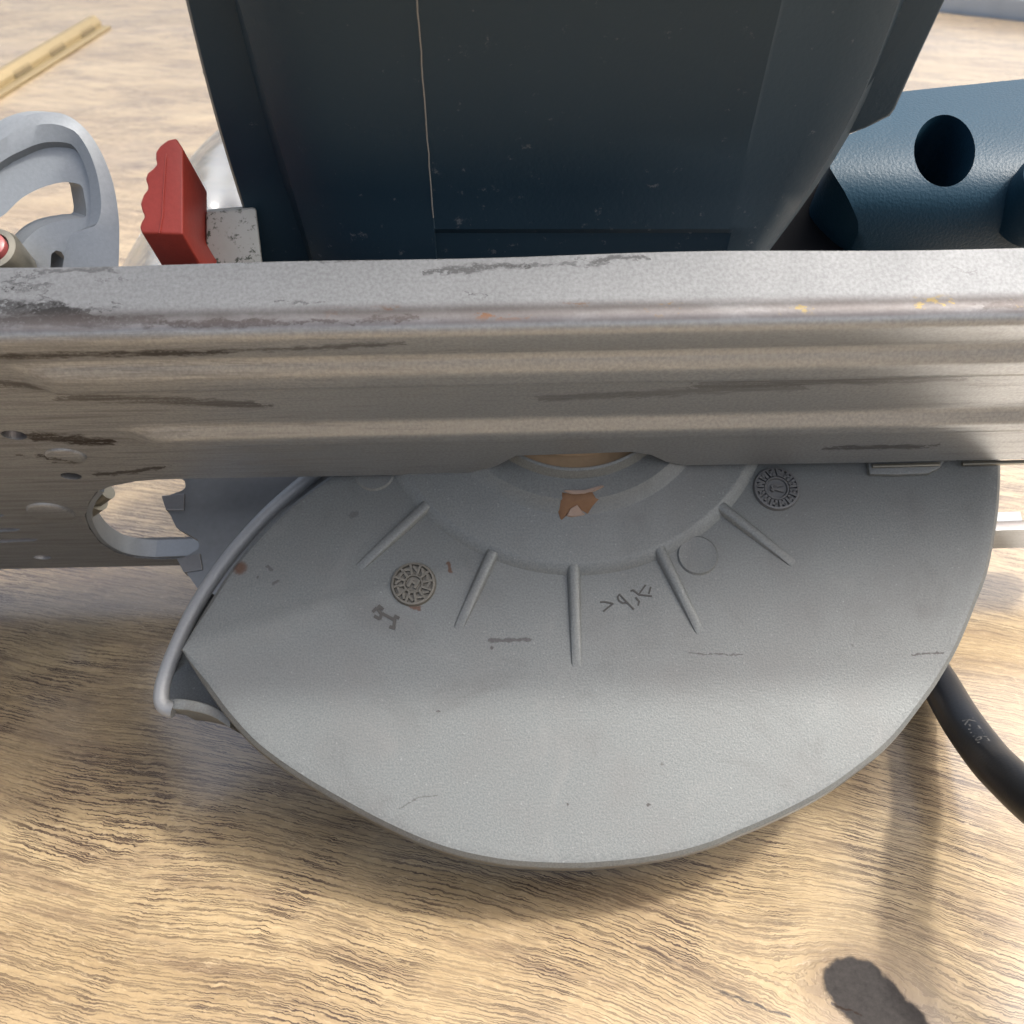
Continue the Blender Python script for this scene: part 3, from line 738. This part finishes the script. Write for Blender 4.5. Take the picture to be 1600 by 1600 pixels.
rc = [(1120, 420), (1170, 330), (1225, 280), (1255, 255), (1285, 262), (1300, 270), (1345, 330), (1352, 420)]
obj('gap_shade_block', *prism([L(x, y, 2, .008) for x, y in rc], Vector((0, 0, -.02))), SHADEB, saw, 0, .0006)  # black block fills the gap beside the cover as its shade

# --- depth lever (red) and its speckled bracket
zl = .172
front = [(275, 215), (262, 218), (250, 227), (243, 237), (243, 248), (245, 256), (239, 263), (230, 270), (227, 280), (230, 288), (231, 295), (224, 304), (219, 318), (222, 330), (226, 338), (220, 348), (218, 356), (221, 364), (250, 412), (258, 430), (318, 430), (308, 405), (286, 366), (286, 300), (286, 232)]
back = []
for x, y in front:
    bx = x+42; by = 290+(y-215)*.55 if y < 364 else 372+(y-364)*.9
    back.append((bx-4, by))
fr = [P(x, y, zl) for x, y in front]; bkp = [P(x, y, zl+.016) for x, y in back]
fr = [P(x, y, zl+max(0, y-365)/65*.010) for x, y in front]
lv, lf = loft([fr, bkp], False); lf += [tuple(range(18))+(22, 23, 24), (17, 18, 19, 20, 21, 22), tuple(range(25, 50))]
lever = obj('depth_lever', lv, lf, RED, saw, 40, .0009, 3)
seam = [P(x, y, zl+.0022-.0022*min(1, max(0, (y-215)/25))-.00005) for x, y in ((274, 219), (272, 223), (266, 230), (262, 236), (259, 250), (257, 280), (255, 310), (254, 335), (251, 352), (249, 364))]
obj('mould_seam', *tube(spline(seam, 4), .00016, 6), RED, lever, 0)
br = [(322, 331), (400, 325), (412, 430), (322, 430)]
obj('lever_bracket', *loft([[P(x, y, .186) for x, y in br], [P(x, y-4, .198) for x, y in br]]), SPECK, saw, 30, .0006)

# --- bevel quadrant on the left
zq = .180
def Q(x, y, d=0): return P(x, y, zq)+Vector((0, 0, d))
outer = [(-120, 320), (-60, 245), (0, 203), (30, 186), (62, 177), (95, 178), (120, 190), (143, 213), (163, 248), (178, 290), (186, 340), (187, 385), (185, 440)]
inner = [(-110, 380), (-60, 310), (0, 258), (35, 238), (70, 225), (108, 226), (122, 238), (134, 262), (141, 290), (143, 325), (140, 350), (128, 365), (110, 372), (95, 440)]
so, si = spline([Q(x, y) for x, y in outer], 6), spline([Q(x, y) for x, y in inner], 6)
so, si = resample(so, 60), resample(si, 60)
QD = Vector((-.0046, .0040, -.0040))
rings = [[b-Vector((0, 0, .0012)), b+Vector((0, 0, .0004)), a.lerp(b, .5)+Vector((0, 0, .0012)), a+Vector((0, 0, .0002)), a+QD, b+QD] for a, b in zip(so, si)]
quad = obj('bevel_quadrant', *loft(rings, True, True), CAST, saw, 35)
web = [(-120, 390), (-62, 306), (0, 252), (35, 232), (70, 218), (110, 218), (128, 232), (139, 258), (139, 290), (141, 330), (150, 350), (165, 440), (-120, 440)]
wb = obj('quadrant_web', *prism([Q(x, y, -.0010) for x, y in web], QD*.9), CAST, None, 0)
s1_ = spline([Q(x, y, .01) for x, y in [(-20, 352), (5, 328), (30, 304), (60, 288), (88, 280), (104, 279), (123, 284), (128, 300), (131, 332), (112, 336), (80, 342), (55, 353), (36, 370), (28, 382), (15, 395), (-20, 420)]], 3, True)
s2_ = [Q(x, y, .01) for x, y in [(76, 392), (84, 386), (92, 388), (125, 440), (74, 440)]]
cut(wb, [obj('cutter', *prism([p-Vector((0, 0, .011))-QD*.5 for p in s1_], QD*3), None, None, 0), obj('cutter', *prism([p-Vector((0, 0, .011))-QD*.5 for p in s2_], QD*3), None, None, 0)], smooth=30)
wb.parent = quad
c = P(-8, 395, .174)
wk = obj('wing_knob', *lathe(c, [(.0045, -.006), (.0045, 0), (.0040, .0012), (.0030, .0014), (.0028, .0006), (.0001, .0006)], 40), CHROME, saw, 35)
obj('knob_insert', *lathe(c, [(.0027, .0004), (.0026, .0022), (.0018, .0028), (.0001, .0028)], 24), REDD, wk, 40)

# --- power cord
ck = [(1300, 870, .262), (1390, 965, .2585), (1432, 1015, .2515), (1467, 1067, .2415), (1501, 1125, .2260), (1541, 1180, .2125), (1573, 1214, .2015), (1623, 1259, .1885), (1690, 1305, .176), (1780, 1350, .166), (1900, 1385, .160), (2060, 1400, .160), (2250, 1380, .168), (2500, 1330, .185)]
cp = spline([P(*q) for q in ck], 10)
cord = obj('power_cord', *tube(cp, .00435, 24), CABLEM, saw, 0)
cord.data.polygons.foreach_set('use_smooth', [True]*len(cord.data.polygons))
cv = bpy.data.curves.new('cord_print', 'FONT'); cv.body = 'K-7/167'; cv.size = .0036; cv.align_x = 'LEFT'
to = bpy.data.objects.new('cord_print', cv); C.objects.link(to); bpy.context.view_layer.update()
me = bpy.data.meshes.new_from_object(to.evaluated_get(bpy.context.evaluated_depsgraph_get())); bpy.data.objects.remove(to)
i0 = min(range(len(cp)), key=lambda i: (cp[i]-P(1512, 1120, .2165)).length)
acc = [0]; idx = list(range(i0-2, len(cp)))
for a, b in zip(idx, idx[1:]): acc.append(acc[-1]+(cp[b]-cp[a]).length)
camL = loc(CAMP)
vs3 = []
for v in me.vertices:
    s = v.co.x*.95; j = 0
    while j < len(acc)-2 and acc[j+1] < s: j += 1
    a, b = cp[idx[j]], cp[idx[j+1]]; t = (s-acc[j])/(acc[j+1]-acc[j]); p = a.lerp(b, t); tn = (b-a).normalized()
    vd = (camL-p); vd = (vd-tn*vd.dot(tn)).normalized(); sd_ = tn.cross(vd)
    if sd_.x < 0: sd_ = -sd_
    th = .42+(-(v.co.y)+.0016)/.00435*-1
    vs3.append(p+(vd*math.cos(th)+sd_*math.sin(th))*.00440)
obj('cord_print', vs3, [tuple(f.vertices) for f in me.polygons], INK, cord, 0)

# ------------------------------------------------------------------ clear film lying behind the saw
def fl_(x, y, Z): return CAMP+ray(x, y)*Z
rowsF = [[(178, 440, .330), (215, 372, .335), (242, 330, .342), (285, 262, .352), (330, 212, .362), (375, 182, .372), (450, 160, .385), (600, 150, .40)],
         [(186, 440, .316), (226, 378, .318), (256, 338, .322), (296, 280, .328), (338, 232, .336), (380, 205, .345), (455, 185, .36), (600, 170, .37)],
         [(215, 440, .296), (252, 398, .300), (284, 352, .310), (318, 312, .300), (352, 272, .318), (392, 250, .320), (460, 230, .33), (600, 220, .34)],
         [(262, 440, .286), (292, 420, .292), (320, 390, .290), (348, 350, .299), (376, 318, .294), (410, 300, .305), (470, 290, .31), (600, 280, .32)],
         [(300, 460, .276), (330, 450, .282), (360, 440, .280), (390, 420, .287), (410, 400, .284), (440, 390, .29), (500, 380, .30), (600, 380, .31)]]
gr = [spline([fl_(*q) for q in rw], 6) for rw in rowsF]
cols_ = list(zip(*gr)); cols_ = [spline(list(cc), 6) for cc in cols_]
vv, ff = loft([list(c_) for c_ in cols_], False, False)
fo = obj('plastic_film', vv, ff, FILM, None, 180)
s_ = fo.modifiers.new('s', 'SOLIDIFY'); s_.thickness = .0003; bake(fo)
tag(fo, 'crumpled clear plastic film behind the red lever of the saw', 'plastic film')

# ------------------------------------------------------------------ brass strip at the back left of the table
sa, sb_ = T(150, 36, .004), T(-160, 222, .004)
dx = (sb_-sa); LN = dx.length; dx.normalize(); dy = Vector((-dx.y, dx.x, 0)); dz = Vector((0, 0, 1))
st = bpy.data.objects.new('brass_strip', None); C.objects.link(st); st.location = (sa.x, sa.y, 0)
tag(st, 'yellow brass strip with dark slots lying on the table at the back', 'brass strip')
dx = Vector(dx); K = Vector((0, 0, 0))
def strip(name, x0, x1, prof_, m):
    return obj(name, *loft([[dx*x+dy*a+dz*b for a, b in prof_] for x in (x0, x1)]), m, st, 30, .0004)
if (dy.y > 0): dy = -dy          # +dy towards the camera
strip('back_flange', -.002, LN, [(-.011, .0005), (-.011, .002), (-.004, .002), (-.004, .0005)], BRASS)
strip('front_flange', .0, LN, [(.004, .0005), (.004, .002), (.0125, .002), (.0125, .0005)], BRASS)
strip('rib_bar', -.0005, LN, [(-.0045, .0005), (-.0045, .0085), (-.0030, .0100), (.0005, .0098), (.0042, .0055), (.0046, .0005)], BRASS)
x = .018
while x < LN:
    strip('slot', x, x+.030, [(.0038, .0060), (.0036, .0064), (.0052, .0030), (.0054, .0024)], SLOTM)
    x += .068

# ------------------------------------------------------------------ finish
for o in list(bpy.data.objects):
    if o.type == 'MESH' and o.data.users == 0: bpy.data.objects.remove(o)
